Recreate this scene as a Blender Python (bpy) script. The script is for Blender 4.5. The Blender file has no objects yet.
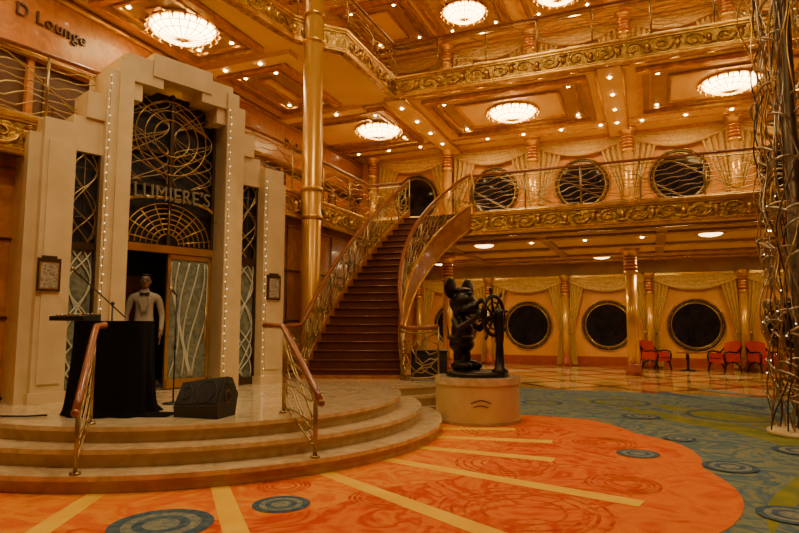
import bpy, math, random
import numpy as np
from mathutils import Matrix, Vector
random.seed(7)
pi=math.pi
# ---------------------------------------------------------------- materials
def M(name,c1,rough=.5,metal=0,c2=None,scale=4,bump=0,bscale=30,em=None,es=0,coat=0,dist=0,detail=3,lo=.35,hi=.65,spec=.5):
    m=bpy.data.materials.new(name); m.use_nodes=True
    nt=m.node_tree; p=nt.nodes['Principled BSDF']
    p.inputs['Base Color'].default_value=(*c1,1); p.inputs['Roughness'].default_value=rough
    p.inputs['Metallic'].default_value=metal; p.inputs['Coat Weight'].default_value=coat
    p.inputs['Coat Roughness'].default_value=.08
    p.inputs['Specular IOR Level'].default_value=spec
    tc=nt.nodes.new('ShaderNodeTexCoord')
    if c2 is None: c2=tuple(x*.8 for x in c1)
    n=nt.nodes.new('ShaderNodeTexNoise'); n.inputs['Scale'].default_value=scale; n.inputs['Detail'].default_value=detail
    n.inputs['Distortion'].default_value=dist
    r=nt.nodes.new('ShaderNodeValToRGB'); r.color_ramp.elements[0].position=lo; r.color_ramp.elements[1].position=hi
    r.color_ramp.elements[0].color=(*c1,1); r.color_ramp.elements[1].color=(*c2,1)
    nt.links.new(tc.outputs['Object'],n.inputs['Vector']); nt.links.new(n.outputs['Fac'],r.inputs['Fac'])
    nt.links.new(r.outputs['Color'],p.inputs['Base Color'])
    if bump:
        n2=nt.nodes.new('ShaderNodeTexNoise'); n2.inputs['Scale'].default_value=bscale; n2.inputs['Detail'].default_value=2
        bp=nt.nodes.new('ShaderNodeBump'); bp.inputs['Strength'].default_value=bump; bp.inputs['Distance'].default_value=.03
        nt.links.new(tc.outputs['Object'],n2.inputs['Vector']); nt.links.new(n2.outputs['Fac'],bp.inputs['Height'])
        nt.links.new(bp.outputs['Normal'],p.inputs['Normal'])
    if em:
        p.inputs['Emission Color'].default_value=(*em,1); p.inputs['Emission Strength'].default_value=es
    return m
def ramp_mat(name,cols,rough,scale,dist=1.5,detail=3,bump=0):
    m=M(name,cols[0],rough,scale=scale,dist=dist,detail=detail,bump=bump,bscale=150,spec=.1)
    r=[n for n in m.node_tree.nodes if n.type=='VALTORGB'][0].color_ramp
    while len(r.elements)<len(cols): r.elements.new(.5)
    for i,c in enumerate(cols):
        r.elements[i].position=.3+.4*i/(len(cols)-1); r.elements[i].color=(*c,1)
    return m
gold=M('gold',(.84,.52,.09),.28,.85,(.60,.34,.045),6,.25,25)
goldrel=M('gold_relief',(.62,.37,.055),.36,.8,(.26,.14,.018),9,.9,14)
brass=M('brass',(.70,.44,.11),.3,.9)
bronze=M('bronze',(.045,.034,.024),.34,.75,(.024,.018,.012),8)
metal=M('railing_metal',(.46,.33,.14),.32,.9)
silver=M('silver_metal',(.54,.45,.30),.3,.95)
darkmetal=M('dark_metal',(.12,.08,.04),.4,.8)
wood=M('handrail_wood',(.34,.095,.018),.3,0,(.22,.055,.01),10,coat=.4)
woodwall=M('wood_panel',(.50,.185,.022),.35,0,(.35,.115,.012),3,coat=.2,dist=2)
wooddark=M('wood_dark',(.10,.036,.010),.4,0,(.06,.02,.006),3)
orange=M('wall_orange',(.74,.33,.04),.55,0,(.66,.27,.03),2)
cream=M('cream_stone',(.76,.59,.32),.35,0,(.67,.50,.25),3,coat=.15)
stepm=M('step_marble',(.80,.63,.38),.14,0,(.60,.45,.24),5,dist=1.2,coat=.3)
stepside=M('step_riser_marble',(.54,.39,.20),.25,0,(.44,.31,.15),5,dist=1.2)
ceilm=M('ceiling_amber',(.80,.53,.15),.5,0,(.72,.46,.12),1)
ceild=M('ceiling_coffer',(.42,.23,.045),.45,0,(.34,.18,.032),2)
curt=M('curtain_fabric',(.74,.50,.15),.6,0,(.56,.35,.09),12)
glassd=M('porthole_glass',(.016,.014,.018),.05,0,(.007,.006,.009),3,spec=.35)
etched=M('etched_glass',(.24,.26,.18),.12,0,(.12,.14,.10),6,dist=2)
etchl=M('etched_lines',(.64,.63,.46),.35)
signm=M('sign_letters',(.30,.28,.18),.35,.4)
redw=M('column_red',(.40,.07,.012),.35,0,coat=.3)
colg=M('column_gold',(.84,.50,.09),.26,.5,(.74,.42,.06),2)
colbig=M('big_column_gold',(.60,.32,.04),.28,.4,(.54,.27,.03),1)
stairc=M('stair_carpet',(.085,.024,.012),.85,0,(.05,.013,.008),20)
riserm=M('stair_riser',(.16,.038,.013),.6,0)
black=M('black_cloth',(.006,.0055,.0055),.9,spec=.1)
blackp=M('black_plastic',(.012,.012,.012),.45,bump=.2,bscale=80)
grille=M('speaker_grille',(.03,.03,.03),.5,.4,bump=.6,bscale=200)
white=M('white_jacket',(.36,.30,.22),.7)
skin=M('skin',(.24,.12,.065),.5)
hairm=M('hair',(.012,.009,.007),.6)
redf=M('chair_red',(.50,.035,.012),.5)
paper=M('plaque_paper',(.5,.42,.28),.5,c2=(.2,.15,.09),scale=30)
lampm=M('lamp_glass',(1,.8,.5),.3,em=(1,.70,.27),es=21)
lampm2=M('lamp_glass_dim',(1,.8,.5),.3,em=(1,.68,.25),es=8)
lamps=M('downlight_glow',(1,.8,.5),.3,em=(1,.76,.38),es=45)
fairy=M('fairy_glow',(1,.8,.5),.3,em=(1,.80,.45),es=8)
cbase=ramp_mat('carpet_sea',[(.06,.14,.18),(.15,.22,.20),(.24,.26,.15),(.08,.15,.20),(.17,.23,.21),(.30,.24,.05)],.95,1.3,2.8,6,.3)
corange=ramp_mat('carpet_flower',[(.62,.060,.008),(.72,.11,.010),(.80,.20,.016),(.60,.055,.012),(.80,.23,.02),(.68,.09,.01)],.95,1.1,2.4,6,.3)
corange2=ramp_mat('carpet_flower_outer',[(.66,.085,.010),(.80,.20,.016),(.68,.11,.014)],.95,1.8,2,6,.3)
corange3=ramp_mat('carpet_flower_inner',[(.74,.16,.012),(.84,.30,.03),(.74,.14,.012),(.84,.34,.03)],.95,1.6,2.2,6,.3)
cyel=M('carpet_yellow',(.90,.56,.035),.95,0,(.84,.46,.02),3,spec=.1)
cblue=M('carpet_blue',(.045,.085,.14),.95,0,(.10,.15,.18),14,spec=.1)
cteal=M('carpet_teal',(.28,.28,.21),.95,0,(.13,.18,.18),20,spec=.1)
cpurp=M('carpet_purple',(.48,.04,.02),.95,0,(.70,.16,.03),9,spec=.1)
colive=M('carpet_olive',(.28,.26,.035),.95,0,(.16,.20,.05),4,spec=.1)
def floor_mat():
    m=M('floor_marble',(.8,.55,.3),.1,0,(.7,.42,.2),3,coat=.2)
    nt=m.node_tree; p=nt.nodes['Principled BSDF']; tc=[n for n in nt.nodes if n.type=='TEX_COORD'][0]
    mp=nt.nodes.new('ShaderNodeMapping'); mp.inputs['Rotation'].default_value=(0,0,pi/4); nt.links.new(tc.outputs['Object'],mp.inputs['Vector'])
    br=nt.nodes.new('ShaderNodeTexBrick'); br.offset=0; br.inputs['Scale'].default_value=1
    br.inputs['Brick Width'].default_value=1.5; br.inputs['Row Height'].default_value=1.5; br.inputs['Mortar Size'].default_value=.12
    br.inputs['Color1'].default_value=(.82,.60,.26,1); br.inputs['Color2'].default_value=(.60,.34,.09,1); br.inputs['Mortar'].default_value=(.20,.06,.012,1)
    nt.links.new(mp.outputs['Vector'],br.inputs['Vector']); nt.links.new(br.outputs['Color'],p.inputs['Base Color'])
    return m
floorm=floor_mat()
# ---------------------------------------------------------------- builder
class B:
    def __init__(s): s.v=[];s.f=[];s.fm=[];s.sm=[];s.mats=[];s.M=Matrix.Identity(4)
    def mi(s,m):
        if m not in s.mats: s.mats.append(m)
        return s.mats.index(m)
    def add(s,vs,fs,m,smooth=False):
        o=len(s.v); s.v+=[tuple(s.M@Vector(v)) for v in vs]; k=s.mi(m)
        for f in fs: s.f.append(tuple(o+i for i in f)); s.fm.append(k); s.sm.append(smooth)
    def box(s,a,b,m):
        x0,y0,z0=a;x1,y1,z1=b
        vs=[(x0,y0,z0),(x1,y0,z0),(x1,y1,z0),(x0,y1,z0),(x0,y0,z1),(x1,y0,z1),(x1,y1,z1),(x0,y1,z1)]
        s.add(vs,[(0,3,2,1),(4,5,6,7),(0,1,5,4),(1,2,6,5),(2,3,7,6),(3,0,4,7)],m)
    def prism(s,poly,z0,z1,m,mside=None,smooth=False):
        n=len(poly); vs=[(x,y,z0) for x,y in poly]+[(x,y,z1) for x,y in poly]
        s.add(vs,[tuple(range(n-1,-1,-1)),tuple(range(n,2*n))],m)
        s.add(vs,[(i,(i+1)%n,n+(i+1)%n,n+i) for i in range(n)],mside or m,smooth)
    def lathe(s,prof,c,m,seg=24,smooth=True):
        vs=[];n=len(prof)
        for i in range(seg):
            a=2*pi*i/seg
            for r,z in prof: vs.append((c[0]+r*math.cos(a),c[1]+r*math.sin(a),c[2]+z))
        fs=[]
        for i in range(seg):
            j=(i+1)%seg
            for k in range(n-1): fs.append((i*n+k,j*n+k,j*n+k+1,i*n+k+1))
        fs.append(tuple(i*n+n-1 for i in range(seg))); fs.append(tuple(i*n for i in range(seg-1,-1,-1)))
        s.add(vs,fs,m,smooth)
    def tube(s,pts,r,m,n=5,closed=False,smooth=True):
        P=[Vector(p) for p in pts]; k=len(P)
        if k<2: return
        vs=[];up=None
        for i in range(k):
            if closed: t=P[(i+1)%k]-P[i-1]
            else: t=P[min(i+1,k-1)]-P[max(i-1,0)]
            if t.length<1e-9: t=Vector((0,0,1))
            t.normalize()
            if up is None: up=Vector((0,0,1)) if abs(t.z)<.9 else Vector((1,0,0))
            a=up-t*up.dot(t)
            if a.length<1e-4: a=t.orthogonal()
            a.normalize(); up=a; b=t.cross(a)
            rr=r[i] if isinstance(r,(list,tuple)) else r
            for j in range(n):
                q=2*pi*j/n; vs.append(tuple(P[i]+a*rr*math.cos(q)+b*rr*math.sin(q)))
        fs=[]
        for i in range(k if closed else k-1):
            i2=(i+1)%k
            for j in range(n): fs.append((i*n+j,i*n+(j+1)%n,i2*n+(j+1)%n,i2*n+j))
        if not closed: fs.append(tuple(range(n-1,-1,-1))); fs.append(tuple((k-1)*n+j for j in range(n)))
        s.add(vs,fs,m,smooth)
    def ell(s,c,r,m,seg=14,rings=9,R=None):
        vs=[];fs=[]
        for i in range(rings+1):
            ph=pi*i/rings
            for j in range(seg):
                a=2*pi*j/seg; v=Vector((r[0]*math.sin(ph)*math.cos(a),r[1]*math.sin(ph)*math.sin(a),r[2]*math.cos(ph)))
                if R: v=R@v
                vs.append((c[0]+v.x,c[1]+v.y,c[2]+v.z))
        for i in range(rings):
            for j in range(seg): fs.append((i*seg+j,(i+1)*seg+j,(i+1)*seg+(j+1)%seg,i*seg+(j+1)%seg))
        s.add(vs,fs,m,True)
    def grid(s,nu,nv,fn,m):
        vs=[fn(i/nu,j/nv) for j in range(nv+1) for i in range(nu+1)]
        fs=[(j*(nu+1)+i,j*(nu+1)+i+1,(j+1)*(nu+1)+i+1,(j+1)*(nu+1)+i) for j in range(nv) for i in range(nu)]
        s.add(vs,fs,m,True)
    def build(s,name,loc=(0,0,0),rz=0,parent=None):
        me=bpy.data.meshes.new(name); me.from_pydata(s.v,[],s.f)
        for m in s.mats: me.materials.append(m)
        for i,p in enumerate(me.polygons): p.material_index=s.fm[i]; p.use_smooth=s.sm[i]
        me.update()
        o=bpy.data.objects.new(name,me); bpy.context.scene.collection.objects.link(o)
        o.location=loc; o.rotation_euler=(0,0,rz)
        if parent: o.parent=parent
        return o
def copy(o,loc,name=None):
    c=o.copy(); c.location=loc; bpy.context.scene.collection.objects.link(c); return c
def empty(name,loc,rz=0):
    e=bpy.data.objects.new(name,None); e.location=loc; e.rotation_euler=(0,0,rz); e.empty_display_size=.2
    bpy.context.scene.collection.objects.link(e); return e
# ---------------------------------------------------------------- shell
XR=9.0; XL=-13; YB=23.6; YF=-5; ZT=11.5
b=B(); b.box((XL,YF,-.15),(XR,YB,0),floorm); b.build('floor')
b=B(); b.box((XL,YF,ZT),(XR,YB,ZT+.2),ceilm); b.build('ceiling')
b=B(); b.box((XL,YB,0),(XR,YB+.2,ZT),orange)
b.box((XL,YB-.05,0),(XR,YB,.35),redw)
b.box((XL,YB-.08,3.3),(XR,YB,3.9),ceild)
b.build('wall_back')
b=B(); b.box((XR,YF,0),(XR+.2,YB,ZT),woodwall); b.build('wall_right')
b=B(); b.box((XL,YF-.2,0),(XR,YF,ZT),woodwall); b.build('wall_front')
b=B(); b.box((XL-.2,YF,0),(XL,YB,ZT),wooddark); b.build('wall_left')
# decks -------------------------------------------------------------
F2=[(-9.9,-2),(-8.75,1.0),(-7.62,5.3),(-6.85,9.3),(-6.8,10.6),(-6.8,14.4),(XR-.02,14.4)]
F3=[(-9.9,-2),(-8.8,1.0),(-7.6,6.3),(-7.05,8.9),(-6.85,10.5),(-6.5,11.1),(-6.12,11.5),(-6.1,14.4),(XR-.02,14.4)]
def deck(F,z,name):
    b=B(); poly=F+[(XR,YB),(XL,YB),(XL,-2)]
    b.prism(poly,z+.12,z+.5,ceilm); b.build(name)
deck(F2,3.75,'floor_middle_deck'); deck(F3,7.6,'floor_upper_deck')
def resample(F,step):
    P=[Vector(p) for p in F]; out=[P[0].copy()]
    for a,c in zip(P[:-1],P[1:]):
        n=max(1,int(round((c-a).length/step)))
        for i in range(1,n+1): out.append(a.lerp(c,i/n))
    return out
def rnorm(d): d=d.normalized(); return Vector((d.y,-d.x))
def fascia(F,z,name,h=.52):
    b=B()
    for a,c in zip(F[:-1],F[1:]):
        a=Vector(a);c=Vector(c); m=rnorm(c-a)*.14
        q=[(a+rnorm(c-a)*.02),(c+rnorm(c-a)*.02),(c-m),(a-m)]
        b.prism([tuple(p) for p in q],z,z+h,goldrel)
        L=(c-a).length; d=(c-a).normalized(); nn=rnorm(d)*.035; k=int(L/.62)
        for i in range(k):
            s0=(i+.5)*L/k; sg=1 if i%2 else -1
            pts=[]
            for j in range(16):
                t=j/15; ang=t*3.6*pi/1.4; r=.17*(1-t*.8)
                ss=s0+r*math.cos(ang)*1.3; zz=z+h/2+sg*r*math.sin(ang)*.95
                p=a+d*ss+nn; pts.append((p.x,p.y,zz))
            b.tube(pts,[.024*(1-.5*j/15) for j in range(16)],gold,4)
            p=a+d*(s0+L/k*.5)+nn
            b.ell((p.x,p.y,z+h/2),(.06,.06,.1),gold,6,5)
            b.ell((p.x,p.y,z+h/2-sg*.12),(.1,.04,.03),gold,6,4)
    for zz,r in ((z+.02,.035),(z+.075,.02),(z+h,.045),(z+h-.07,.02)):
        pts=[]
        P=[Vector(p) for p in F]
        for i,p in enumerate(P):
            d=(P[min(i+1,len(P)-1)]-P[max(i-1,0)]); q=p+rnorm(d)*.03; pts.append((q.x,q.y,zz))
        b.tube(pts,r,gold,6,smooth=False)
    return b.build(name)
fascia(F2,3.75,'trim_1'); fascia(F3,7.6,'trim_2')
def rail(b,base,h=1.0,nw=8,amp=.045,lam=1.3,post=1.5,r=.011,mw=metal,top=wood,tr=.035,ph=.7,swirl=False,rp=.02):
    P=[Vector(p) for p in base]; S=[0]
    for a,c in zip(P[:-1],P[1:]): S.append(S[-1]+(c-a).length)
    b.tube([(p.x,p.y,p.z+h) for p in P],tr,top,8)
    b.tube([(p.x,p.y,p.z+h-.09) for p in P],.014,mw,4)
    b.tube([(p.x,p.y,p.z+.08) for p in P],.016,mw,4)
    for j in range(nw):
        f=.14+.68*j/(nw-1)
        b.tube([(p.x,p.y,p.z+h*f+amp*math.sin(2*pi*s/lam+ph*j)+amp*.6*math.sin(2*pi*s/(lam*.43)+1.9*j)) for p,s in zip(P,S)],r,mw,4)
    nxt=0.0
    for i,(p,s) in enumerate(zip(P,S)):
        if s>=nxt or i==len(P)-1:
            nxt+=post
            b.tube([(p.x,p.y,p.z),(p.x,p.y,p.z+h)],rp,mw,6)
            if swirl:
                for sg in (-1,1):
                    pts=[]
                    for k in range(12):
                        t=k/11; ii=min(len(P)-1,max(0,i+int(round(sg*3*math.sin(t*pi)))))
                        q=P[ii]; pts.append((q.x,q.y,q.z+.08+(h-.17)*t))
                    b.tube(pts,r*1.2,mw,4)
def railF(F,z,name):
    b=B(); R=resample([p for p in F],.13)
    base=[]
    for i,p in enumerate(R):
        d=(R[min(i+1,len(R)-1)]-R[max(i-1,0)]); q=p-rnorm(d)*.06; base.append((q.x,q.y,z))
    rail(b,base,swirl=False,amp=.055,nw=8,r=.0095,post=1.3)
    return b.build(name)
rb=F2[:5]+[(-6.8,14.4),(-5.85,14.4)]
railF(rb,4.26,'balcony_railing'); railF([(-4.0,14.4),(XR-.1,14.4)],4.26,'balcony_railing'); railF(F3,8.11,'balcony_railing')
# deck walls with bays -----------------------------------------------
b=B(); b.box((XL,20.45,4.25),(XR,20.6,7.72),orange); b.box((XL,20.40,4.25),(XR,20.45,4.6),redw); b.build('wall_middle_deck')
b=B(); b.box((XL,20.45,8.1),(XR,20.6,ZT),orange); b.build('wall_upper_deck')
b=B()
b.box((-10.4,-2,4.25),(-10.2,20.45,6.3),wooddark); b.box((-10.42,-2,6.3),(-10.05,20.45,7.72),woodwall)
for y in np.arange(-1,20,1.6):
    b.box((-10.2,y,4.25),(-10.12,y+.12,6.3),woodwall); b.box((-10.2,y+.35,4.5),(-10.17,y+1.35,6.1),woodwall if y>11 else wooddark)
b.tube([(-10.03,-2,6.35),(-10.03,20.4,6.35)],.05,gold,6); b.tube([(-10.03,-2,7.6),(-10.03,20.4,7.6)],.06,gold,6)
b.build('wall_left_middle_deck')
b=B(); b.box((-10.4,-2,8.1),(-10.2,20.45,ZT),orange); b.build('wall_left_upper_deck')
def wallseg(b,a,c,z0,z1,m,th=.15):
    a=Vector(a);c=Vector(c);n=rnorm(c-a)*th
    b.prism([tuple(a),tuple(c),tuple(c-n),tuple(a-n)],z0,z1,m)
b=B()
segs=[((-10,-2),(-7.85,5.5)),((-6.6,9.2),(-6.98,10.6)),((-6.98,10.6),(-6.95,14.3)),((-6.95,14.3),(-9.8,14.35)),((-9.8,14.35),(-9.8,YB))]
for a,c in segs:
    wallseg(b,a,c,0,3.87,woodwall)
    A=Vector(a);C=Vector(c);L=(C-A).length;d=(C-A).normalized();n=rnorm(C-A)*.02
    for zz in (.55,1.6,2.65,3.6):
        p=A+n;q=C+n; b.tube([(p.x,p.y,zz),(q.x,q.y,zz)],.018,wooddark if zz<3 else gold,4)
    k=max(1,int(L/.9))
    for i in range(k+1):
        p=A+d*(L*i/k)+n; b.tube([(p.x,p.y,.3),(p.x,p.y,3.6)],.015,wooddark,4)
b.build('wall_left_ground')
# ceilings trims / coffers
def frame(b,x0,x1,y0,y1,z,w,h,m):
    b.box((x0,y0,z-h),(x1,y0+w,z),m); b.box((x0,y1-w,z-h),(x1,y1,z),m)
    b.box((x0,y0+w,z-h),(x0+w,y1-w,z),m); b.box((x1-w,y0+w,z-h),(x1,y1-w,z),m)
dl=[]
def coffer(b,cx,cy,wx,wy,z):
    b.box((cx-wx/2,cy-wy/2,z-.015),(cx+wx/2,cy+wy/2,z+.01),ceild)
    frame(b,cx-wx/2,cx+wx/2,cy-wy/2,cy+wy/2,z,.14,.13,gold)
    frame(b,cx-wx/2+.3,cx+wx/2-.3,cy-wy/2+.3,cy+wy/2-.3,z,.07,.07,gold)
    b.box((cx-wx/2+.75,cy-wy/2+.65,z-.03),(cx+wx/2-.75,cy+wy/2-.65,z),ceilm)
    frame(b,cx-wx/2+.75,cx+wx/2-.75,cy-wy/2+.65,cy+wy/2-.65,z-.02,.08,.05,gold)
    for sx in (-1,1):
        for sy in (-1,1): dl.append((cx+sx*(wx/2-.5),cy+sy*(wy/2-.5),z-.02))
b=B()
cent=[(-9.0,16.8),(-3.45,16.8),(2.1,16.8)]
for cx,cy in cent: coffer(b,cx,cy,4.4,3.3,7.72)
for x in (-6.25,-.7,4.9): 
    b.box((x-.3,14.6,7.6),(x+.3,20.4,7.72),ceilm)
    for s in (-.3,.3): b.tube([(x+s,14.6,7.6),(x+s,20.4,7.6)],.04,gold,5)
    for y in (15.2,16.4,17.6,18.8): dl.append((x,y,7.59))
for y in (14.9,18.9,19.5):
    b.tube([(-10,y,7.71),(XR,y,7.71)],.05,gold,5)
for i in range(16): dl.append((-9.6+i*1.2,19.2,7.71))
for i in range(18): dl.append((-5.6+i*.8,14.72,7.71))
for cy in (1.5,5.4,9.3,13.0):
    coffer(b,-8.75,cy,1.9,3.0,7.72)
    b.box((-10,cy+1.75,7.6),(-7.3,cy+2.1,7.72),ceilm)
    dl.append((-8.2,cy+1.92,7.59)); dl.append((-9.2,cy+1.92,7.59))
b.build('ceiling_coffers')
b=B()
for cx in (-7.8,-5.1,-2.2,.7,3.6,6.5): coffer(b,cx,17.6,2.5,3.3,ZT)
for y in (15.1,19.8): b.tube([(-10,y,ZT-.02),(XR,y,ZT-.02)],.06,gold,5)
for cy in (3,7,11): coffer(b,-8.75,cy,2,3.2,ZT)
b.build('ceiling_coffers')
b=B()
for y in (15.3,16.2,18.6,20.8,22.2):
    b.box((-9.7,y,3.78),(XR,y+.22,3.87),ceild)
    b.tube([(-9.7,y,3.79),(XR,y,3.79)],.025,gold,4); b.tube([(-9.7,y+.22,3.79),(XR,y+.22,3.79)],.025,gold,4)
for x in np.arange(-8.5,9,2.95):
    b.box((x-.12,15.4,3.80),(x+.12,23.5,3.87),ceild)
for x in np.arange(-9,9,1.48):
    for y in (17.3,21.6): dl.append((x,y,3.86))
b.build('ceiling_beams')
b=B()
for x,y,z in dl: b.lathe([(.042,0),(.042,-.012),(.0,-.012)],(x,y,z),lamps,8)
b.build('recessed_downlights')
# chandeliers
b=B()
b.lathe([(.72,0),(.74,-.05),(.66,-.07),(.66,-.05)],(0,0,0),gold,20)
prof=[(.66,-.05),(.60,-.14),(.46,-.22),(.28,-.27),(.05,-.29)]
b.lathe(prof,(0,0,0),lampm,20,False)
for i in range(20):
    a=2*pi*i/20; b.tube([(r*1.01*math.cos(a),r*1.01*math.sin(a),z-.01) for r,z in prof],.011,brass,4)
for k in (1,2): b.tube([(prof[k][0]*1.02*math.cos(2*pi*i/30),prof[k][0]*1.02*math.sin(2*pi*i/30),prof[k][1]-.01) for i in range(30)],.010,brass,4,True)
for i in range(20):
    a=2*pi*(i+.5)/20; b.tube([(.70*math.cos(a),.70*math.sin(a),-.04),(.76*math.cos(a),.76*math.sin(a),-.12),(.70*math.cos(a),.70*math.sin(a),-.18)],[.03,.025,.008],gold,5)
b.ell((0,0,-.31),(.05,.05,.05),brass,8,6)
ch=b.build('ceiling_chandelier',(-3.45,16.8,7.70))
for p in [(2.1,16.8,7.70),(-7.7,16.8,7.70),(-8.75,9.3,7.70),(-8.75,5.4,7.7),(-8.75,1.5,7.7)]: copy(ch,p)
for p in [(-5.1,17.6,ZT-.03),(-2.2,17.6,ZT-.03),(.7,17.6,ZT-.03),(3.6,17.6,ZT-.03),(-8.75,7,ZT-.03),(-8.75,11,ZT-.03)]: copy(ch,p)
b=B(); b.lathe([(.36,0),(.38,-.03),(.3,-.05)],(0,0,0),gold,16); b.lathe([(.3,-.04),(.22,-.09),(.05,-.12)],(0,0,0),lampm2,16)
g=b.build('flush_ceiling_light',(-4.4,17.0,3.865))
for p in [(1.5,17,3.865),(5.9,17,3.865),(-1.45,21.4,3.865),(4.4,21.4,3.865),(-7.2,21.4,3.865)]: copy(g,p)
# portholes -------------------------------------------------------------
def circ(R,y,n=40): return [(R*math.cos(2*pi*i/n),y,R*math.sin(2*pi*i/n)) for i in range(n)]
b=B(); b.tube(circ(.86,-.04),.045,darkmetal,8,True); b.tube(circ(.79,-.05),.02,brass,6,True); b.tube(circ(.94,-.02),.02,gold,6,True)
n=40; b.add([(0,-.03,0)]+[(.8*math.cos(2*pi*i/n),-.03,.8*math.sin(2*pi*i/n)) for i in range(n)],[(0,1+i,1+(i+1)%n) for i in range(n)],glassd)
for i in range(12):
    a=2*pi*i/12; b.ell((.86*math.cos(a),-.09,.86*math.sin(a)),(.02,.02,.02),brass,6,4)
pbx=[-7.33,-4.4,-1.45,1.48,4.41,7.3]
P0=b.build('window_porthole',(pbx[0],YB-.01,1.5))
for x in pbx[1:]: copy(P0,(x,YB-.01,1.5))
ubx=[-7.85,-4.9,-1.93,1.02,3.97,6.9]
for x in ubx:
    for z in (6.15,10.0):
        o=copy(P0,(x,20.44,z)); o.scale=(.95,1,.95)
# curtains ----------------------------------------------------------
def curtain_mesh(W,H,w0=.78):
    b=B(); x0=-W/2;x1=W/2
    for (a,c,dr,yo) in ((x0,.15*W,.30,-.10),(-.15*W,x1,.30,-.14),(x0,x1,.42,-.18)):
        def fn(u,v,a=a,c=c,dr=dr,yo=yo):
            sag=4*u*(1-u); return (a+(c-a)*u, yo-.05*(.3+sag)*abs(math.sin(v*pi*4)), H-v*(.14+dr*sag))
        b.grid(20,20,fn,curt)
    b.box((x0,-.2,H-.03),(x1,-.02,H+.06),gold)
    for sd in (-1,1):
        xs=sd*W/2
        def fn(u,v,xs=xs,sd=sd):
            if v<.6: w=w0+(.20-w0)*(v/.6)**1.1
            else: w=.20+(.34-.20)*((v-.6)/.4)
            return (xs-sd*w*u, -.1-.06*math.sin(u*2*pi*4.5)-.02, H-.05-v*(H-.1))
        b.grid(40,16,fn,curt)
        b.tube([(xs,-.1,H*.4),(xs-sd*.12,-.19,H*.38),(xs-sd*.23,-.1,H*.4)],.03,gold,6)
    return b
c0=curtain_mesh(2.85,3.3,.66).build('swag_curtain',(pbx[0],YB-.1,0))
for x in pbx[1:]: copy(c0,(x,YB-.1,0))
c1=curtain_mesh(2.85,3.38,.9).build('swag_curtain',(ubx[0],20.4,4.27))
for x in ubx:
    for z in (4.27,8.12):
        if not(x==ubx[0] and z<5): copy(c1,(x,20.4,z))
# columns -----------------------------------------------------------
def column(H,r=.17):
    b=B()
    b.lathe([(r*1.5,0),(r*1.5,.12),(r*1.25,.18),(r*1.25,.3),(r,.36)],(0,0,0),redw,20)
    b.lathe([(r,.3),(r,H-.75)],(0,0,0),colg,20)
    b.lathe([(r*1.05,H-.8),(r*1.25,H-.76),(r*1.25,H-.7),(r*1.1,H-.68)],(0,0,0),gold,20)
    b.lathe([(r*1.1,H-.7),(r*1.12,H-.25)],(0,0,0),redw,20)
    for i in range(4): b.lathe([(r*1.1,H-.62+i*.1),(r*1.2,H-.605+i*.1),(r*1.2,H-.585+i*.1),(r*1.1,H-.57+i*.1)],(0,0,0),gold,16)
    b.lathe([(r*1.1,H-.25),(r*1.5,H-.12),(r*1.7,H-.1),(r*1.7,H)],(0,0,0),gold,20)
    return b
cg=column(3.86).build('hall_column',(-.5,19.7,0))
for x in (-6.4,5.4): copy(cg,(x,19.7,0))
cp=column(3.4,.13).build('wall_column',(-5.87,23.25,0))
for x in (-8.8,-2.93,.0,2.95,5.9): copy(cp,(x,23.25,0))
cu=column(3.42,.16).build('deck_column',(-6.4,19.75,4.27))
for x in (-9.3,-3.42,-.45,2.5,5.45):
    copy(cu,(x,19.75,4.27))
for x in (-9.3,-6.4,-3.42,-.45,2.5,5.45): copy(cu,(x,19.75,8.12))
b=B(); r=.21
b.lathe([(r*1.6,0),(r*1.6,.2),(r*1.2,.3),(r,.4),(r,ZT-.02)],(0,0,0),colbig,32)
for z in (3.7,4.3,7.55,8.15): b.lathe([(r,z),(r*1.15,z+.03),(r*1.15,z+.08),(r,z+.11)],(0,0,0),gold,28)
b.build('gold_column',(-6.52,10.82,0))
# chairs & tables in hall ----------------------------------------------
def chair():
    b=B()
    b.grid(10,10,lambda u,v:(-.3+.6*u,-.3+.55*v,.42+.03*math.sin(u*pi)),redf)
    b.box((-.3,-.3,.30),(.3,.26,.42),redf)
    b.grid(10,8,lambda u,v:(-.32+.64*u,.25+.12*v+.05*math.sin(u*pi),.36+.56*v+.06*math.sin(u*pi)*v),redf)
    b.grid(10,8,lambda u,v:(-.32+.64*u,.34+.12*v+.05*math.sin(u*pi),.30+.64*v+.06*math.sin(u*pi)*v),redf)
    for s in (-1,1):
        x=s*.33
        b.tube([(x,-.32,0),(x,-.25,.25),(x,-.32,.5),(x,-.3,.62),(x,-.1,.66),(x,.2,.62),(x,.35,.75)],.03,bronze,6)
        b.tube([(x,-.25,.25),(x,0,.35),(x,.25,.25),(x,.36,0)],.03,bronze,6)
        b.tube([(x,.08+.14*math.cos(t/12*2*pi),.48+.12*math.sin(t/12*2*pi)) for t in range(12)],.018,bronze,5,True)
        b.box((x-.02,-.24,.34),(x+.02,.3,.6),redf)
    return b
cr=chair().build('lounge_armchair',(2.15,22.1,0),-.9)
o=copy(cr,(3.3,22.2,0)); o.rotation_euler=(0,0,.5)
o=copy(cr,(.15,22.3,0)); o.rotation_euler=(0,0,.9)
b=B(); b.lathe([(.36,.58),(.36,.61)],(0,0,0),wood,24,False); b.lathe([(.24,0),(.22,.03),(.04,.06),(.04,.3),(.06,.4),(.04,.56),(.15,.58)],(0,0,0),bronze,16)
b.build('side_table',(1.1,22.2,0))
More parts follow.
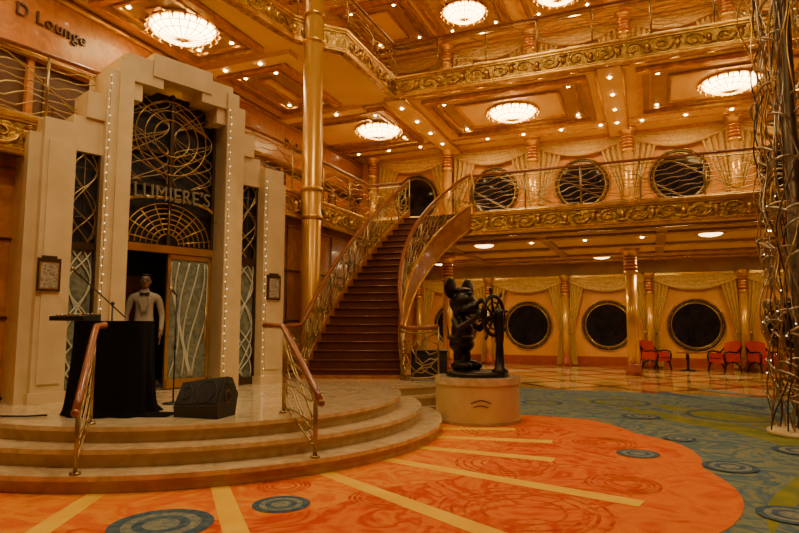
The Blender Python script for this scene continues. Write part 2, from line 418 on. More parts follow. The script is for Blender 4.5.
# ---------------------------------------------------------------- carpet
b=B(); b.box((XL,YF,0),(XR,14.6,.006),cbase)
CX,CY=-6.2,7.2
tb=[(-110,4.6),(-90,5.2),(-70,6.0),(-45,6.8),(-17,6.95),(-6,6.75),(12,6.45),(22,6.1),(30,5.8),(37,5.0),(45,4.4),(60,3.8)]
def rf(a,off=0,sc=.16):
    r=np.interp(a,[t[0] for t in tb],[t[1] for t in tb]); return r+off+sc*abs(math.sin(math.radians(a)*10))
def polar(a,r): a=math.radians(a); return (CX+r*math.cos(a),CY+r*math.sin(a))
angs=np.linspace(-110,60,260)
def fan(off,z0,z1,m,sc=.16): 
    b.prism([(CX,CY)]+[polar(a,rf(a,off,sc)) for a in angs],z0,z1,m)
fan(.0,.006,.010,corange2); fan(-.9,.006,.012,corange,.22)
aa=np.linspace(-100,40,200); k=len(aa)
vs=[(*polar(a,3.4),.0126) for a in aa]+[(*polar(a,4.35+.25*abs(math.sin(math.radians(a)*6.6))),.0126) for a in aa]
b.add(vs,[(i,k+i,k+i+1,i+1) for i in range(k-1)],corange3)
def ring(cx,cy,r0,r1,z,m,n=40):
    vs=[(cx+r*math.cos(2*pi*i/n),cy+r*math.sin(2*pi*i/n),z) for r in (r0,r1) for i in range(n)]
    b.add(vs,[(i,(i+1)%n,n+(i+1)%n,n+i) for i in range(n)],m)
for a in (-80,-63,-46,-29,-15,-2.5,9.5,20,30):
    R1=rf(a)-.7-( .0 if a<-10 else .9); w=.08
    d=Vector((math.cos(math.radians(a)),math.sin(math.radians(a)))); nn=Vector((-d.y,d.x)); C=Vector((CX,CY))
    p=[C+d*3.3-nn*w,C+d*R1-nn*w*1.3,C+d*R1+nn*w*1.3,C+d*3.3+nn*w]
    b.prism([tuple(q) for q in p],.012,.0145,cyel)
for cx,cy,r in ((-3.44,3.62,.38),(-2.9,4.4,.24),(-.19,7.68,.24),(.72,7.35,.27),(.97,5.7,.25),(-2.75,3.40,.26),(.3,8.9,.2),(2.2,7.5,.4),(1.6,8.6,.3),(-1.2,2.6,.4),(3.0,6.0,.5),(-.2,10.8,.3)):
    ring(cx,cy,0.001,r*.35,.0165,cteal); ring(cx,cy,r*.35,r*.55,.0165,cblue); ring(cx,cy,r*.55,r*.75,.0165,cteal); ring(cx,cy,r*.75,r,.0165,cblue)
for cx,cy,r in ((-1.5,6.6,.55),(-1.0,5.0,.7),(-2.1,8.6,.5),(-.3,6.2,.35),(-2.2,4.9,.3),(-1.6,7.9,.35),(-.6,8.2,.4),(-3.2,4.9,.25)):
    for f in (1,.85,.7,.5): ring(cx,cy,r*f-.03,r*f,.0135,cpurp)
for cx,cy,r in ((1.2,11.5,.9),(-.6,12.6,.7),(3.2,9.2,.9),(2.6,12.4,.8),(4.5,7.5,.9),(-2.0,12.0,.5)):
    for f,mm in ((1,cteal),(.8,cblue),(.55,colive)): ring(cx,cy,r*f-.09,r*f,.0072,mm)
for R0,R1,m in ((7.5,7.75,colive),(8.3,8.7,colive),(9.9,10.15,cblue),(11.3,11.6,cteal)):
    aa=np.linspace(-30,50,60)
    vs=[(*polar(a,R0+.35*math.sin(a*.14)),.0068) for a in aa]+[(*polar(a,R1+.5*math.sin(a*.1)),.0068) for a in aa]
    k=len(aa); b.add(vs,[(i,k+i,k+i+1,i+1) for i in range(k-1)],m)
b.build('floor_carpet')
# ---------------------------------------------------------------- stage platform
b=B()
def disc(cx,cy,r,n=96): return [(cx+r*math.cos(2*pi*i/n),cy+r*math.sin(2*pi*i/n)) for i in range(n)]
for r,z0,z1 in ((3.58,0,.17),(3.28,.17,.34),(2.98,.34,.5)):
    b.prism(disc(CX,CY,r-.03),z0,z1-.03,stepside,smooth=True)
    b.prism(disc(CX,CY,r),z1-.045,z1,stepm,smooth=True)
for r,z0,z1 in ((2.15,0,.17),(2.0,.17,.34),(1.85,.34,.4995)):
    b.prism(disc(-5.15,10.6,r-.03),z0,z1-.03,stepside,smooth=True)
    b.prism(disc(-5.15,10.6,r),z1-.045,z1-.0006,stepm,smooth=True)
b.build('floor_stage_platform')
# ---------------------------------------------------------------- portal
A=math.atan2(.947,.322)
PL=(-7.26,5.3,.5)
def pw(s,y,z): 
    return (PL[0]+s*math.cos(A)-y*math.sin(A), PL[1]+s*math.sin(A)+y*math.cos(A), PL[2]+z)
b=B(); W=3.9
def mb(s0,s1,y0,y1,z0,z1,m):
    b.box((s0,y0,z0),(s1,y1,z1),m); b.box((W-s1,y0,z0),(W-s0,y1,z1),m)
mb(0,.40,0,.95,0,3.75,cream)
mb(-.14,.0,.12,.95,0,3.55,cream)
mb(-.03,.43,-.03,.3,0,.14,cream)
mb(.06,.34,-.02,0,.25,3.45,cream)
mb(.40,.82,.16,.6,3.42,3.92,cream)
mb(.56,.82,.12,.6,3.92,4.3,cream)
mb(.80,1.16,.06,.75,0,4.7,cream)
mb(.95,1.16,.02,.75,0,4.9,cream)
mb(1.05,1.62,.06,.7,4.62,5.02,cream)
mb(1.16,1.32,.1,.6,4.35,4.65,cream)
b.box((1.45,.04,4.78),(2.45,.7,5.14),cream)
WY=.2
mb(.40,.80,WY+.06,WY+.1,0,2.1,etched)
mb(.40,.80,WY+.06,WY+.1,2.1,3.45,blackp)
mb(.40,.43,WY,WY+.08,0,3.45,darkmetal); mb(.77,.80,WY,WY+.08,0,3.45,darkmetal)
mb(.40,.80,WY,WY+.08,0,.12,darkmetal); mb(.40,.80,WY,WY+.08,2.05,2.15,darkmetal)
def vines(s0,s1,z0,z1,y,m,k=5,r=.012):
    w=s1-s0
    for j in range(k):
        ph=j*2.1+s0; pts=[]
        for i in range(29):
            t=i/28; pts.append((s0+w*(.5+.47*math.sin(t*pi*(1.6+.5*j)+ph)),y,z0+(z1-z0)*t))
        b.tube(pts,r,m,5)
for s0,s1 in ((.43,.77),(W-.77,W-.43)):
    vines(s0,s1,2.15,3.45,WY,metal,4,.009); vines(s0,s1,.12,2.05,WY+.04,etchl,5,.013)
    for z in (2.5,2.9,3.2): b.tube([(s0,WY+.01,z),(s1,WY+.01,z)],.01,darkmetal,4)
    b.tube([((s0+s1)/2,WY+.01,2.15),((s0+s1)/2,WY+.01,3.45)],.01,darkmetal,4)
D0,D1,DM=1.16,W-1.16,1.95
b.box((D0,.36,2.13),(D1,.44,2.25),brass)
b.box((D0,.46,2.25),(D1,.49,4.7),blackp)
for s in (D0,DM-.025,D1-.05): b.box((s,.36,2.25),(s+.05,.46,4.7),darkmetal)
for z in (3.15,3.7): b.box((D0,.38,z),(D1,.44,z+.05),darkmetal)
for j in range(7):
    R=.18+.09*j
    b.tube([(1.95+R*math.cos(pi*i/20),.37,2.27+R*.9*math.sin(pi*i/20)) for i in range(21)],.009,brass,5)
for j in range(9):
    a=pi*(j+.5)/9; b.tube([(1.95+.18*math.cos(a),.36,2.27+.16*math.sin(a)),(1.95+.74*math.cos(a),.36,2.27+.66*math.sin(a))],.010,brass,4)
vines(D0+.05,1.92,3.2,4.6,.37,metal,6,.009); vines(1.97,D1-.05,3.2,4.6,.37,metal,6,.009)
for R in (.3,.45,.6): b.tube([(1.95+R*math.cos(2*pi*i/30),.36,3.98+R*math.sin(2*pi*i/30)) for i in range(30)],.01,brass,4,True)
b.tube([(1.95+.72*math.cos(pi*i/24),.3,2.85+.14*math.sin(pi*i/24)) for i in range(25)],.025,brass,6)
def leaf(Mx,w):
    old=b.M; b.M=Mx
    b.box((0,0,.02),(w,.04,2.12),etched)
    for x in (0,w-.05): b.box((x,-.015,.02),(x+.05,.055,2.12),brass)
    b.box((0,-.015,.02),(w,.055,.16),brass); b.box((0,-.015,2.05),(w,.055,2.12),brass)
    for j in range(7):
        pts=[(w*(.1+.12*j)+.16*math.sin(t/20*pi*1.3+j*.8)*(1-.3*t/20),-.012,.2+1.8*t/20) for t in range(21)]
        b.tube([(min(max(p[0],.06),w-.06),p[1],p[2]) for p in pts],.014,etchl,4)
    b.tube([(w-.1,-.06,.75),(w-.1,-.06,1.35)],.015,brass,6)
    b.M=old
leaf(Matrix.Translation((1.97,.40,0)),.76)
leaf(Matrix.Translation((1.18,.50,0))@Matrix.Rotation(1.45,4,'Z'),.76)
b.box((.86,2.4,0),(3.0,2.5,4.7),wooddark); b.box((.76,.76,0),(.86,2.5,3.0),wooddark); b.box((3.0,.76,0),(3.1,2.5,3.0),wooddark); b.box((.86,.72,2.6),(3.0,2.5,2.7),wooddark)
b.box((.86,.3,-.02),(3.0,2.4,.004),stepm)
b.box((1.5,2.34,.3),(2.5,2.4,1.9),woodwall)
b.build('restaurant_entrance_portal',PL,A)
def text(name,body,size,loc,rz,m,ex=.015,sx=1):
    cu=bpy.data.curves.new(name,'FONT'); cu.body=body; cu.size=size; cu.extrude=ex; cu.align_x='CENTER'; cu.align_y='CENTER'; cu.space_character=1.1
    cu.materials.append(m); o=bpy.data.objects.new(name,cu); bpy.context.scene.collection.objects.link(o)
    o.location=loc; o.rotation_euler=(pi/2,0,rz); o.scale=(sx,1,1); return o
text('restaurant_sign',"LUMIERE'S",.32,pw(1.95,.26,3.03),A,signm,.02,.82)
text('lounge_sign',"D Lounge",.33,(-10.02,7.35,7.03),pi/2,wooddark,.02)
text('corridor_sign',"Preludes",.4,(-10.02,15.8,7.0),pi/2,wooddark,.02)
# fairy lights
b=B()
for s,y in ((.83,.03),(W-1.13,-.01),(W-.38,-.03)):
    zt=4.6 if .6<s<W-.6 else 3.6
    for z in np.arange(.15,zt,.12): b.ell((s+random.uniform(-.02,.02),y,z),(.0055,.0055,.0055),fairy,5,4)
    b.tube([(s,y+.01,.1),(s,y+.01,zt)],.003,darkmetal,4)
b.build('fairy_lights',PL,A)
def plaque(s,name):
    b=B(); b.box((-.14,-.03,-.2),(.14,0,.2),darkmetal); b.box((-.115,-.035,-.175),(.115,-.03,.175),brass); b.box((-.1,-.04,-.16),(.1,-.035,.16),paper)
    b.prism([(-.14,-.03),(.14,-.03),(.14,0),(-.14,0)],.2,.23,darkmetal)
    b.box((-.09,-.03,.23),(.09,0,.26),darkmetal)
    b.build(name,pw(s,-.022,1.64),A)
plaque(.13,'menu_plaque'); plaque(W-.2,'menu_plaque')
# ---------------------------------------------------------------- stairs
ts=[0,.37,.663,1]
Lp=np.array([(-6.1,10.0),(-6.24,11.6),(-6.2,13.05),(-5.7,14.4)]); Rp=np.array([(-4.4,10.65),(-4.9,11.9),(-4.85,13.0),(-4.1,14.4)])
cL=[np.polyfit(ts,Lp[:,k],3) for k in (0,1)]; cR=[np.polyfit(ts,Rp[:,k],3) for k in (0,1)]
def EL(t): return Vector((np.polyval(cL[0],t),np.polyval(cL[1],t)))
def ER(t): return Vector((np.polyval(cR[0],t),np.polyval(cR[1],t)))
N=22; rise=3.77/N
stair=empty('grand_staircase',(0,0,0))
b=B()
for i in range(N):
    t0,t1=i/N,(i+1)/N; z=.5+rise*(i+1)
    l0,r0,l1,r1=EL(t0),ER(t0),EL(t1),ER(t1)
    zb=max(.5,z-rise-.16)
    b.prism([tuple(l0),tuple(r0),tuple(r1),tuple(l1)],zb,z-.03,riserm)
    f=(r0-l0).normalized(); g=Vector((f.y,-f.x))*.025
    b.prism([tuple(l0+g),tuple(r0+g),tuple(r1),tuple(l1)],z-.03,z,stairc)
    p,q=l0+g*1.1,r0+g*1.1
    b.tube([(p.x,p.y,z-.012),(q.x,q.y,z-.012)],.010,wood,4)
f=EL(0);g=ER(0)
b.prism([(f.x-.1,f.y-.12),(g.x+.12,g.y-.14),(g.x+.1,g.y+.2),(f.x-.1,f.y+.2)],.5,.56,woodwall)
for E,sg in ((EL,-1),(ER,1)):
    vs=[];K=44
    for i in range(K+1):
        t=i/K; p=E(t); d=(E(min(1,t+.01))-E(max(0,t-.01))); n=rnorm(d)*sg
        z=.5+3.77*t
        for off,zz in ((0.0,max(.5,z-.38)),(.07,max(.5,z-.38)),(.07,z+.24),(0.0,z+.24)):
            q=p+n*off; vs.append((q.x,q.y,zz))
    fs=[]
    for i in range(K):
        for j in range(4): fs.append((i*4+j,i*4+(j+1)%4,(i+1)*4+(j+1)%4,(i+1)*4+j))
    fs+=[(3,2,1,0),(K*4,K*4+1,K*4+2,K*4+3)]
    b.add(vs,fs,woodwall,False)
    b.tube([vs[i*4+2] for i in range(K+1)],.03,gold,6); b.tube([vs[i*4+1] for i in range(K+1)],.03,gold,6)
vs=[];K=30
for i in range(K+1):
    t=i/K; z=max(.5,.5+3.77*t-.36); p=EL(t);q=ER(t); vs+=[(p.x,p.y,z),(q.x,q.y,z)]
b.add(vs,[(2*i,2*i+1,2*i+3,2*i+2) for i in range(K)],orange,True)
b.build('steps',parent=stair)
def bez(p0,p1,p2,n): return [p0*(1-t)**2+p1*2*t*(1-t)+p2*t*t for t in [i/n for i in range(n+1)]]
b=B(); base=[]
for p in bez(Vector((-6.40,9.40,.5)),Vector((-6.2,9.6,.5)),Vector((*(EL(0)),.55)),6)[:-1]: base.append(tuple(p))
for i in range(49):
    t=i/48; p=EL(t); base.append((p.x-.02,p.y,.5+rise+3.77*t*.965))
rail(b,base,h=.98,nw=7,amp=.12,lam=.9,post=.75,r=.011,mw=metal,top=wood,tr=.04,ph=1.2,swirl=True)
b.build('railing_left',parent=stair)
b=B(); base=[]
for p in bez(Vector((-3.55,10.35,.5)),Vector((-4.2,10.0,.42)),Vector((ER(0).x,ER(0).y,.55)),9)[:-1]: base.append(tuple(p))
for i in range(49):
    t=i/48; p=ER(t); base.append((p.x+.03,p.y,.5+rise+3.77*t*.965))
rail(b,base,h=.98,nw=7,amp=.12,lam=.9,post=.75,r=.011,mw=metal,top=wood,tr=.04,ph=1.2,swirl=True)
b.build('railing_right',parent=stair)
# ---------------------------------------------------------------- front hand rails
def steprail(name,p0,p1,ext):
    b=B(); p0=Vector(p0);p1=Vector(p1)
    d=(p1-p0); dh=Vector((d.x,d.y,0)).normalized()
    t0=Vector((p0.x,p0.y,.84)); t1=Vector((p1.x,p1.y,1.44))
    e0=t0-dh*.14+Vector((0,0,-.11)); e1=t1+dh*.10+Vector((0,0,.05)); e2=e1+Vector((ext[0],ext[1],.01))
    b.tube([e0,t0,t1,e1,e1.lerp(e2,.5),e2],.034,wood,10)
    b.ell(tuple(e0),(.038,.038,.038),wood,10,6); b.ell(tuple(e2),(.038,.038,.038),wood,10,6)
    for q,tt in ((p0,t0),(p1,t1)):
        for k in (-1,1):
            w=q+dh*.03*k
            b.tube([(w.x,w.y,q.z),(w.x,w.y,tt.z+.6*.03*k)],.013,metal,6)
        b.lathe([(.05,0),(.05,.02),(.02,.03)],(q.x,q.y,q.z),metal,12)
    def Q(u,v): 
        bb=p0.lerp(p1,u); tt=t0.lerp(t1,u); return (bb.x,bb.y,(p0.z+.1+(p1.z-p0.z)*u)*(1-v)+(tt.z-.06)*v)
    b.tube([Q(i/8,0) for i in range(9)],.013,metal,5); b.tube([Q(i/8,1) for i in range(9)],.012,metal,5)
    for ph in (0,2.1,4.2):
        b.tube([Q(.5+.42*math.sin(i/16*pi*1.8+ph),i/16) for i in range(17)],.009,metal,5)
    for v in (.3,.55,.8):
        b.tube([Q(i/12,v+.1*math.sin(i/12*2*pi+v*9)) for i in range(13)],.009,metal,5)
    b.build(name)
steprail('step_handrail',(-4.80,3.98,.17),(-5.27,4.52,.5),(-.03,.12))
steprail('step_handrail',(-3.17,5.40,.17),(-3.92,5.96,.5),(-.28,.06))
# ---------------------------------------------------------------- statue
PX,PY=-2.58,9.42
b=B(); b.prism(disc(0,0,.66,48),0,.66,cream,smooth=True); b.prism(disc(0,0,.68,48),.6,.70,stepm,smooth=True); b.prism(disc(0,0,.68,48),0,.06,stepside,smooth=True)
b.tube([(.665*math.cos(a),.665*math.sin(a),.36+.03*math.sin(9*a)) for a in np.linspace(-1.45,-1.0,14)],.006,bronze,4)
b.tube([(.665*math.cos(a),.665*math.sin(a),.30+.015*math.sin(14*a)) for a in np.linspace(-1.4,-1.05,14)],.005,bronze,4)
b.build('statue_pedestal',(PX,PY,0))
st=empty('mouse_helmsman_statue',(PX,PY,.702),math.atan2(-.30,.95))
b=B(); fx=-.28
def cap(p,q,r0,r1,n=10,m=bronze): 
    b.tube([Vector(p).lerp(Vector(q),t) for t in (0,.33,.66,1)],[r0,r0*.67+r1*.33,r0*.33+r1*.67,r1],m,n); b.ell(p,(r0,)*3,m,n,6); b.ell(q,(r1,)*3,m,n,6)
RXh=Matrix.Rotation(-.25,3,'Y')
for s in (-1,1):
    b.ell((fx+.08,s*.15,.15),(.20,.11,.085),bronze); cap((fx,s*.13,.16),(fx,s*.10,.44),.07,.08)
    cap((fx-.02,s*.17,.88),(fx+.14,s*.30,.74),.065,.055); cap((fx+.14,s*.30,.74),(fx+.42,s*.20,.93),.055,.042)
    b.ell((fx+.48,s*.20,.96),(.07,.065,.08),bronze)
    for k in range(4): cap((fx+.48,s*.20,.92+.042*k),(fx+.59,s*(.18),.91+.042*k),.022,.018,6)
    cap((fx+.47,s*.18,.99),(fx+.54,s*.13,1.03),.022,.018,6)
    b.ell((fx-.05,s*.245,1.40),(.04,.175,.175),bronze,20,14)
b.ell((fx-.01,0,.50),(.21,.22,.16),bronze); b.ell((fx,0,.72),(.18,.19,.23),bronze); b.ell((fx-.03,0,.60),(.24,.235,.06),bronze)
b.ell((fx,0,.92),(.08,.09,.07),bronze); b.ell((fx+.02,0,1.16),(.22,.225,.21),bronze,22,16)
b.ell((fx+.19,0,1.08),(.13,.15,.09),bronze,R=RXh); cap((fx+.24,0,1.12),(fx+.35,0,1.17),.035,.03); b.ell((fx+.37,0,1.19),(.055,.05,.045),bronze)
for s in (-1,1): b.ell((fx+.16,s*.15,1.05),(.07,.07,.06),bronze)
b.ell((fx+.20,0,1.00),(.08,.09,.03),bronze)
b.ell((fx,0,1.37),(.16,.17,.055),bronze); b.ell((fx+.13,0,1.32),(.10,.12,.015),bronze)
cap((fx-.16,0,.5),(fx-.30,.05,.60),.018,.016,6); cap((fx-.30,.05,.60),(fx-.36,.1,.80),.016,.012,6)
b.lathe([(.50,0),(.50,.05),(.46,.08)],(0,0,0),bronze,24)
fig=b.build('figure',parent=st)
rm=fig.modifiers.new('r','REMESH'); rm.mode='VOXEL'; rm.voxel_size=.010; rm.use_smooth_shade=True
sm=fig.modifiers.new('s','SMOOTH'); sm.factor=.5; sm.iterations=2
b=B(); wx=fx+.60; wz=.95
b.tube([(wx,.31*math.cos(2*pi*i/32),wz+.31*math.sin(2*pi*i/32)) for i in range(32)],.032,bronze,8,True)
b.tube([(wx,.21*math.cos(2*pi*i/32),wz+.21*math.sin(2*pi*i/32)) for i in range(32)],.014,bronze,6,True)
for i in range(8):
    a=2*pi*i/8+.2; c,s=math.cos(a),math.sin(a)
    rr=[.02,.06,.12,.2,.30,.35,.39,.43,.45]; ra=[.02,.016,.026,.016,.02,.017,.027,.023,.012]
    b.tube([(wx,r*c,wz+r*s) for r in rr],ra,bronze,7)
b.ell((wx,0,wz),(.07,.07,.07),bronze)
b.tube([(wx,0,wz),(wx+.12,0,wz)],.035,bronze,8)
b.lathe([(.13,.07),(.13,.10),(.08,.14),(.055,.5),(.07,.62),(.075,.9),(.08,1.02),(.03,1.06)],(wx+.10,0,0),bronze,14)
b.build('ship_wheel',parent=st)
# ---------------------------------------------------------------- draped table
b=B()
def sq(t,w,d,p=5):
    c,s=math.cos(t),math.sin(t); k=(abs(c)**p+abs(s)**p)**(-1/p); return c*k*w,s*k*d
def cloth(u,v):
    t=2*pi*u; fl=v**1.5
    x,y=sq(t,.39+.04*fl,.26+.05*fl); f=1+fl*(.07*math.sin(t*11)+.05*math.sin(t*7+1))
    if v>.93: f+=.10*(v-.93)/.07*(1+.6*math.sin(t*3))
    return (x*f,y*f,1.04*(1-v)+.008)
b.grid(120,16,cloth,black)
b.prism([sq(2*pi*i/40,.39,.26) for i in range(40)],1.025,1.05,black)
b.grid(14,10,lambda u,v:(.32+.42*u,-.28+.35*v,.012+.05*abs(math.sin(u*9+v*5))*(1-u)*(1-abs(2*v-1))),black)
b.build('draped_table',(-5.70,5.16,.5),math.radians(22))
b=B(); b.add([(-.19,-.2,0),(.19,-.2,0),(.19,.2,0),(-.19,.2,0),(-.19,-.2,.05),(.19,-.2,.05),(.19,.2,.08),(-.19,.2,.08)],[(0,3,2,1),(4,5,6,7),(0,1,5,4),(1,2,6,5),(2,3,7,6),(3,0,4,7)],blackp)
for i in range(6):
    for j in range(4): b.lathe([(.009,0),(.007,.014)],(-.14+.055*i,-.14+.08*j,.056+.007*j),silver if (i+j)%3 else redf,6)
b.build('mixing_console',(-6.12,4.98,1.552),math.radians(22))
def speaker(name,loc,rz,sc=1):
    b=B()
    w=.33
    prof=[(-.20,0),(.18,0),(.24,.22),(.10,.40),(-.02,.42),(-.22,.14)]
    n=len(prof)
    vs=[(-w,y*.85,z*.82) for y,z in prof]+[(w,y,z) for y,z in prof]
    b.add(vs,[tuple(range(n-1,-1,-1)),tuple(range(n,2*n))]+[(i,(i+1)%n,n+(i+1)%n,n+i) for i in range(n)],blackp)
    a0=Vector((-w,prof[4][0]*.85,prof[4][1]*.82));a1=Vector((-w,prof[5][0]*.85,prof[5][1]*.82));c0=Vector((w,*prof[4]));c1=Vector((w,*prof[5]))
    nrm=(c0-a0).cross(a1-a0).normalized(); nrm=nrm if nrm.y<0 else -nrm
    def S(u,v): return a0.lerp(c0,u).lerp(a1.lerp(c1,u),v)+nrm*.008
    b.add([S(.04,.06),S(.66+.3,.06),S(.96,.94),S(.04,.94)],[(0,1,2,3)],grille)
    for (u,v,r,mm) in ((.66,.5,.13,blackp),(.22,.5,.07,blackp)):
        c=S(u,v); t1=(c0-a0).normalized(); t2=nrm.cross(t1)
        b.tube([c+t1*r*math.cos(2*pi*i/24)+t2*r*math.sin(2*pi*i/24) for i in range(24)],.008,mm,6,True)
    for i in range(10): b.tube([S(.06+.09*i,.08),S(.06+.09*i,.92)],.003,blackp,4)
    c=Vector((w+.005,0,.21)); b.tube([c+Vector((0,.06*math.cos(2*pi*i/20),.06*math.sin(2*pi*i/20))) for i in range(20)],.01,darkmetal,5,True)
    b.tube([(w,-.06,.34),(w+.03,-.05,.35),(w+.03,.05,.35),(w,.06,.34)],.01,blackp,5)
    o=b.build(name,loc,rz); o.scale=(sc*.84,sc*.95,sc*1.05); return o
speaker('stage_monitor_speaker',(-4.60,5.43,.5),math.radians(8),1.0)
b=B()
b.box((-.34,-.2,0),(.34,.2,.5),blackp); b.box((-.31,-.215,.03),(.31,-.2,.47),grille)
b.box((-.36,-.22,.5),(.36,.22,.53),blackp)
for s in (-.15,.15): b.tube([(s+.11*math.cos(2*pi*i/20),-.22,.25+.11*math.sin(2*pi*i/20)) for i in range(20)],.01,blackp,5,True)
b.build('stage_speaker_cabinet',(-3.95,10.95,.5),math.radians(20))
b=B()
b.tube([(-7.3,4.75,.512),(-6.9,4.55,.512),(-6.6,4.5,.512),(-6.35,4.6,.512),(-6.2,4.75,.512)],.01,blackp,6)
b.build('audio_cable')
def micstand(name,base,H,boom=None):
    b=B()
    b.lathe([(.13,0),(.13,.015),(.03,.03)],(0,0,0),blackp,18); b.tube([(0,0,.02),(0,0,H)],.011,blackp,6)
    b.tube([(0,0,H*.5),(0,0,H*.56)],.018,blackp,8)
    if boom:
        p,q=Vector(boom[0]),Vector(boom[1]); b.tube([p,q],.009,blackp,6); d=(q-p).normalized()
        b.tube([p,p-d*.12],[.016,.016],darkmetal,8); b.ell(tuple(p-d*.15),(.028,.028,.028),silver,10,7)
        b.ell((0,0,H),(.025,.025,.025),blackp)
    else:
        b.tube([(0,0,H),(.02,-.06,H+.04)],.01,blackp,6); b.tube([(.02,-.04,H+.02),(.05,-.14,H+.07)],[.013,.018],darkmetal,8); b.ell((.055,-.17,H+.085),(.026,.026,.026),silver,10,7)
    b.build(name,base)
micstand('microphone_stand',(-5.68,6.1,.5),1.38)
micstand('microphone_stand',(-6.38,5.72,.5),1.28,((-.34,-.2,1.62),(.14,.08,1.10)))
# ---------------------------------------------------------------- man
def make_man(loc,rz):
    e=empty('man_in_white_jacket',loc,rz)
    J=[];E=[]
    def j(x,y,z,rx,ry=None,par=None):
        J.append(((x,y,z),(rx,ry or rx))); 
        if par is not None: E.append((par,len(J)-1))
        return len(J)-1
    pel=j(0,0,.97,.15,.115); w=j(0,0,1.10,.14,.105,pel); c=j(0,0,1.30,.165,.115,w); u=j(0,.01,1.43,.13,.095,c); n=j(0,.0,1.52,.062,.062,u); j(0,-.01,1.6,.055,.055,n)
    for s in (-1,1):
        h=j(s*.09,0,.88,.095,.1,pel); k=j(s*.11,-.01,.49,.062,.065,h); a=j(s*.12,.02,.09,.043,.045,k); j(s*.14,-.15,.045,.045,.035,a)
        sh=j(s*.19,.0,1.43,.066,.066,u); el=j(s*.26,.03,1.15,.047,.047,sh); wr=j(s*.25,-.08,.91,.034,.034,el); j(s*.245,-.11,.83,.02,.038,wr)
    me=bpy.data.meshes.new('b'); me.from_pydata([q[0] for q in J],E,[]); o=bpy.data.objects.new('b',me); bpy.context.scene.collection.objects.link(o)
    md=o.modifiers.new('k','SKIN'); sv=me.skin_vertices[0].data
    for i,q in enumerate(J): sv[i].radius=q[1]; sv[i].use_root=(i==0)
    md.use_smooth_shade=True
    ss=o.modifiers.new('s','SUBSURF'); ss.levels=2; ss.render_levels=2
    bpy.context.view_layer.update()
    dg=bpy.context.evaluated_depsgraph_get(); m2=bpy.data.meshes.new_from_object(o.evaluated_get(dg)); bpy.data.objects.remove(o)
    m2.name='body'
    for m in (white,hairm,skin,black): m2.materials.append(m)
    for p in m2.polygons:
        x,y,z=p.center; p.use_smooth=True
        if abs(x)>.19 and z<.93 and z>.7: k=2
        elif z<1.0 and abs(x)<.21: k=3
        elif z>1.52: k=2
        else: k=0
        if z<.09: k=1
        p.material_index=k
    ob=bpy.data.objects.new('body',m2); bpy.context.scene.collection.objects.link(ob); ob.parent=e
    b=B()
    b.ell((0,-.015,1.675),(.074,.092,.115),skin,20,14); b.ell((0,-.05,1.61),(.05,.05,.045),skin,14,8)
    b.ell((0,-.112,1.665),(.014,.022,.024),skin,8,6)
    for s in (-1,1):
        b.ell((s*.076,.0,1.67),(.012,.022,.033),skin,8,6); b.ell((s*.03,-.096,1.69),(.013,.01,.009),white,8,6); b.ell((s*.03,-.104,1.69),(.006,.005,.006),hairm,6,5)
        b.tube([(s*.03+.025*math.cos(2*pi*i/14),-.112,1.69+.019*math.sin(2*pi*i/14)) for i in range(14)],.003,hairm,4,True)
        b.tube([(s*.056,-.11,1.692),(s*.078,0,1.69)],.003,hairm,4)
        b.tube([(s*.012,-.1,1.715),(s*.05,-.092,1.718)],.005,hairm,4)
        b.add([(0,-.135,1.48),(s*.07,-.13,1.51),(s*.07,-.13,1.445)],[(0,1,2)] if s>0 else [(0,2,1)],hairm)
        b.ell((s*.035,-.125,1.478),(.04,.014,.026),hairm,8,6)
        b.tube([(s*.03,-.085,1.5),(s*.075,-.115,1.38),(s*.02,-.135,1.18)],[.01,.02,.008],white,6)
        for k in range(4):
            y=-.135+.02*k; L=[.06,.075,.07,.055][k]
            b.tube([(s*.245,y+.0,.83),(s*.245,y-.002,.83-L*.6),(s*.235,y-.006,.79-L),(s*.225,y-.004,.775-L)],[.010,.009,.008,.007],skin,7)
        b.tube([(s*.24,-.13,.87),(s*.225,-.155,.83),(s*.22,-.155,.79)],[.011,.010,.008],skin,7)
    b.tube([(-.03,-.10,1.628),(0,-.106,1.626),(.03,-.10,1.628)],.005,redw,5)
    b.tube([(-.03,-.108,1.69),(.0,-.118,1.694),(.03,-.108,1.69)],.003,hairm,4)
    b.ell((0,.022,1.712),(.079,.088,.082),hairm,18,12); b.ell((0,-.015,1.765),(.066,.072,.032),hairm,14,8)
    b.add([(-.05,-.128,1.2),(.05,-.128,1.2),(.045,-.11,1.47),(-.045,-.11,1.47)],[(0,1,2,3)],white)
    for z in (1.22,1.28,1.34): b.ell((0,-.135,z),(.007,.005,.007),hairm,6,4)
    b.build('head_and_details',parent=e)
q=pw(1.70,.55,.005)
make_man(q,math.radians(42))
# ---------------------------------------------------------------- tall metal vine sculpture
b=B()
b.lathe([(.5,0),(.5,.05),(.4,.09)],(0,0,0),cream,28)
b.lathe([(.16,.08),(.12,.2),(.09,ZT-.02)],(0,0,0),darkmetal,12)
for j in range(34):
    a0=2*pi*j/34; pts=[]; tw=(1 if j%2 else -1)*(.14+.06*(j%4)); R0=.28+.045*(j%5)
    for i in range(110):
        z=.08+(ZT-.12)*i/109; a=a0+tw*z+.35*math.sin(z*1.6+j); R=R0+.07*math.sin(z*1.9+j*1.7)+.05*math.sin(z*5+j)
        pts.append((R*math.cos(a),R*math.sin(a),z))
    b.tube(pts,.011,[silver,brass,silver,darkmetal][j%4],5)
for i in range(260):
    z=random.uniform(.3,ZT-.4); a=random.uniform(0,2*pi); R=random.uniform(.3,.48); sg=random.choice((-1,1))
    b.tube([(R*math.cos(a+sg*t*.22),R*math.sin(a+sg*t*.22),z+.09*t-.012*t*t) for t in range(6)],[.006,.018,.024,.02,.012,.004],silver,4)
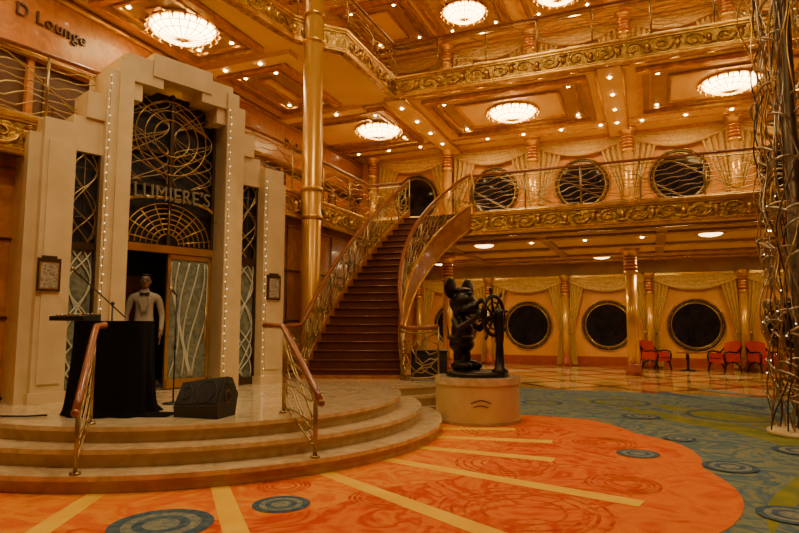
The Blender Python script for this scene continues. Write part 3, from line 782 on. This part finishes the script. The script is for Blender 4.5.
for i in range(60):
    z=random.uniform(.5,ZT-.4); a=random.uniform(0,2*pi); R=.47; b.ell((R*math.cos(a),R*math.sin(a),z),(.007,)*3,fairy,5,4)
b.build('metal_vine_sculpture',(1.95,9.9,.0075))
# ---------------------------------------------------------------- lights
def area(name,loc,power,size,col=(1,.75,.41),rot=(0,0,0),spread=None):
    l=bpy.data.lights.new(name,'AREA'); l.shape='DISK'; l.size=size; l.energy=power; l.color=col
    if spread: l.spread=spread
    o=bpy.data.objects.new(name,l); o.location=loc; o.rotation_euler=rot; bpy.context.scene.collection.objects.link(o); return o
for i,(x,y) in enumerate([(-4,3),(1.5,3),(-3.5,8.5),(2.5,9)]): area('atrium_fill',(x,y,ZT-.05),215,1.0)  # unseen overhead fill, added to light the open atrium from out of frame
for x in (-6.5,-3,.5,4): area('hall_lamp',(x,20.2,3.76),72,.5)
for x in (-5,-1,3): area('hall_lamp',(x,15.8,3.7),20,.4)
for x in (-4.9,-1.9,1.0,4): area('deck_lamp',(x,18.9,7.58),52,.4)
for x in (-4.9,-1.9,1.0,4): area('deck_lamp',(x,18.9,ZT-.1),36,.4)
for y in (3,7.3,11.2): area('deck_lamp',(-8,y,7.58),22,.4)
area('vestibule_fill',pw(1.95,1.5,2.55),1.2,.3,(.75,.55,.9))  # added light for a weak glow behind the doorway, no fixture modelled
def spot(name,loc,tgt,power,ang,col=(1,.77,.45)):
    l=bpy.data.lights.new(name,'SPOT'); l.energy=power; l.spot_size=math.radians(ang); l.spot_blend=.6; l.shadow_soft_size=.12; l.color=col
    o=bpy.data.objects.new(name,l); o.location=loc; d=Vector(tgt)-Vector(loc); o.rotation_euler=d.to_track_quat('-Z','Y').to_euler(); bpy.context.scene.collection.objects.link(o)
spot('portal_fill',(-1.5,2,11.2),(-6.8,6.0,2.2),1100,32)  # added unseen spot that brightens the pylons and platform
w=bpy.data.worlds.new('world'); bpy.context.scene.world=w; w.use_nodes=True
w.node_tree.nodes['Background'].inputs[0].default_value=(1,.6,.3,1); w.node_tree.nodes['Background'].inputs[1].default_value=.02
# ---------------------------------------------------------------- camera
cd=bpy.data.cameras.new('camera'); cd.sensor_width=36; cd.lens=27.03; cd.clip_end=200
co=bpy.data.objects.new('camera',cd); co.location=(0,0,1.5); co.rotation_euler=(math.radians(95.6),0,math.radians(22.6))
bpy.context.scene.collection.objects.link(co); bpy.context.scene.camera=co
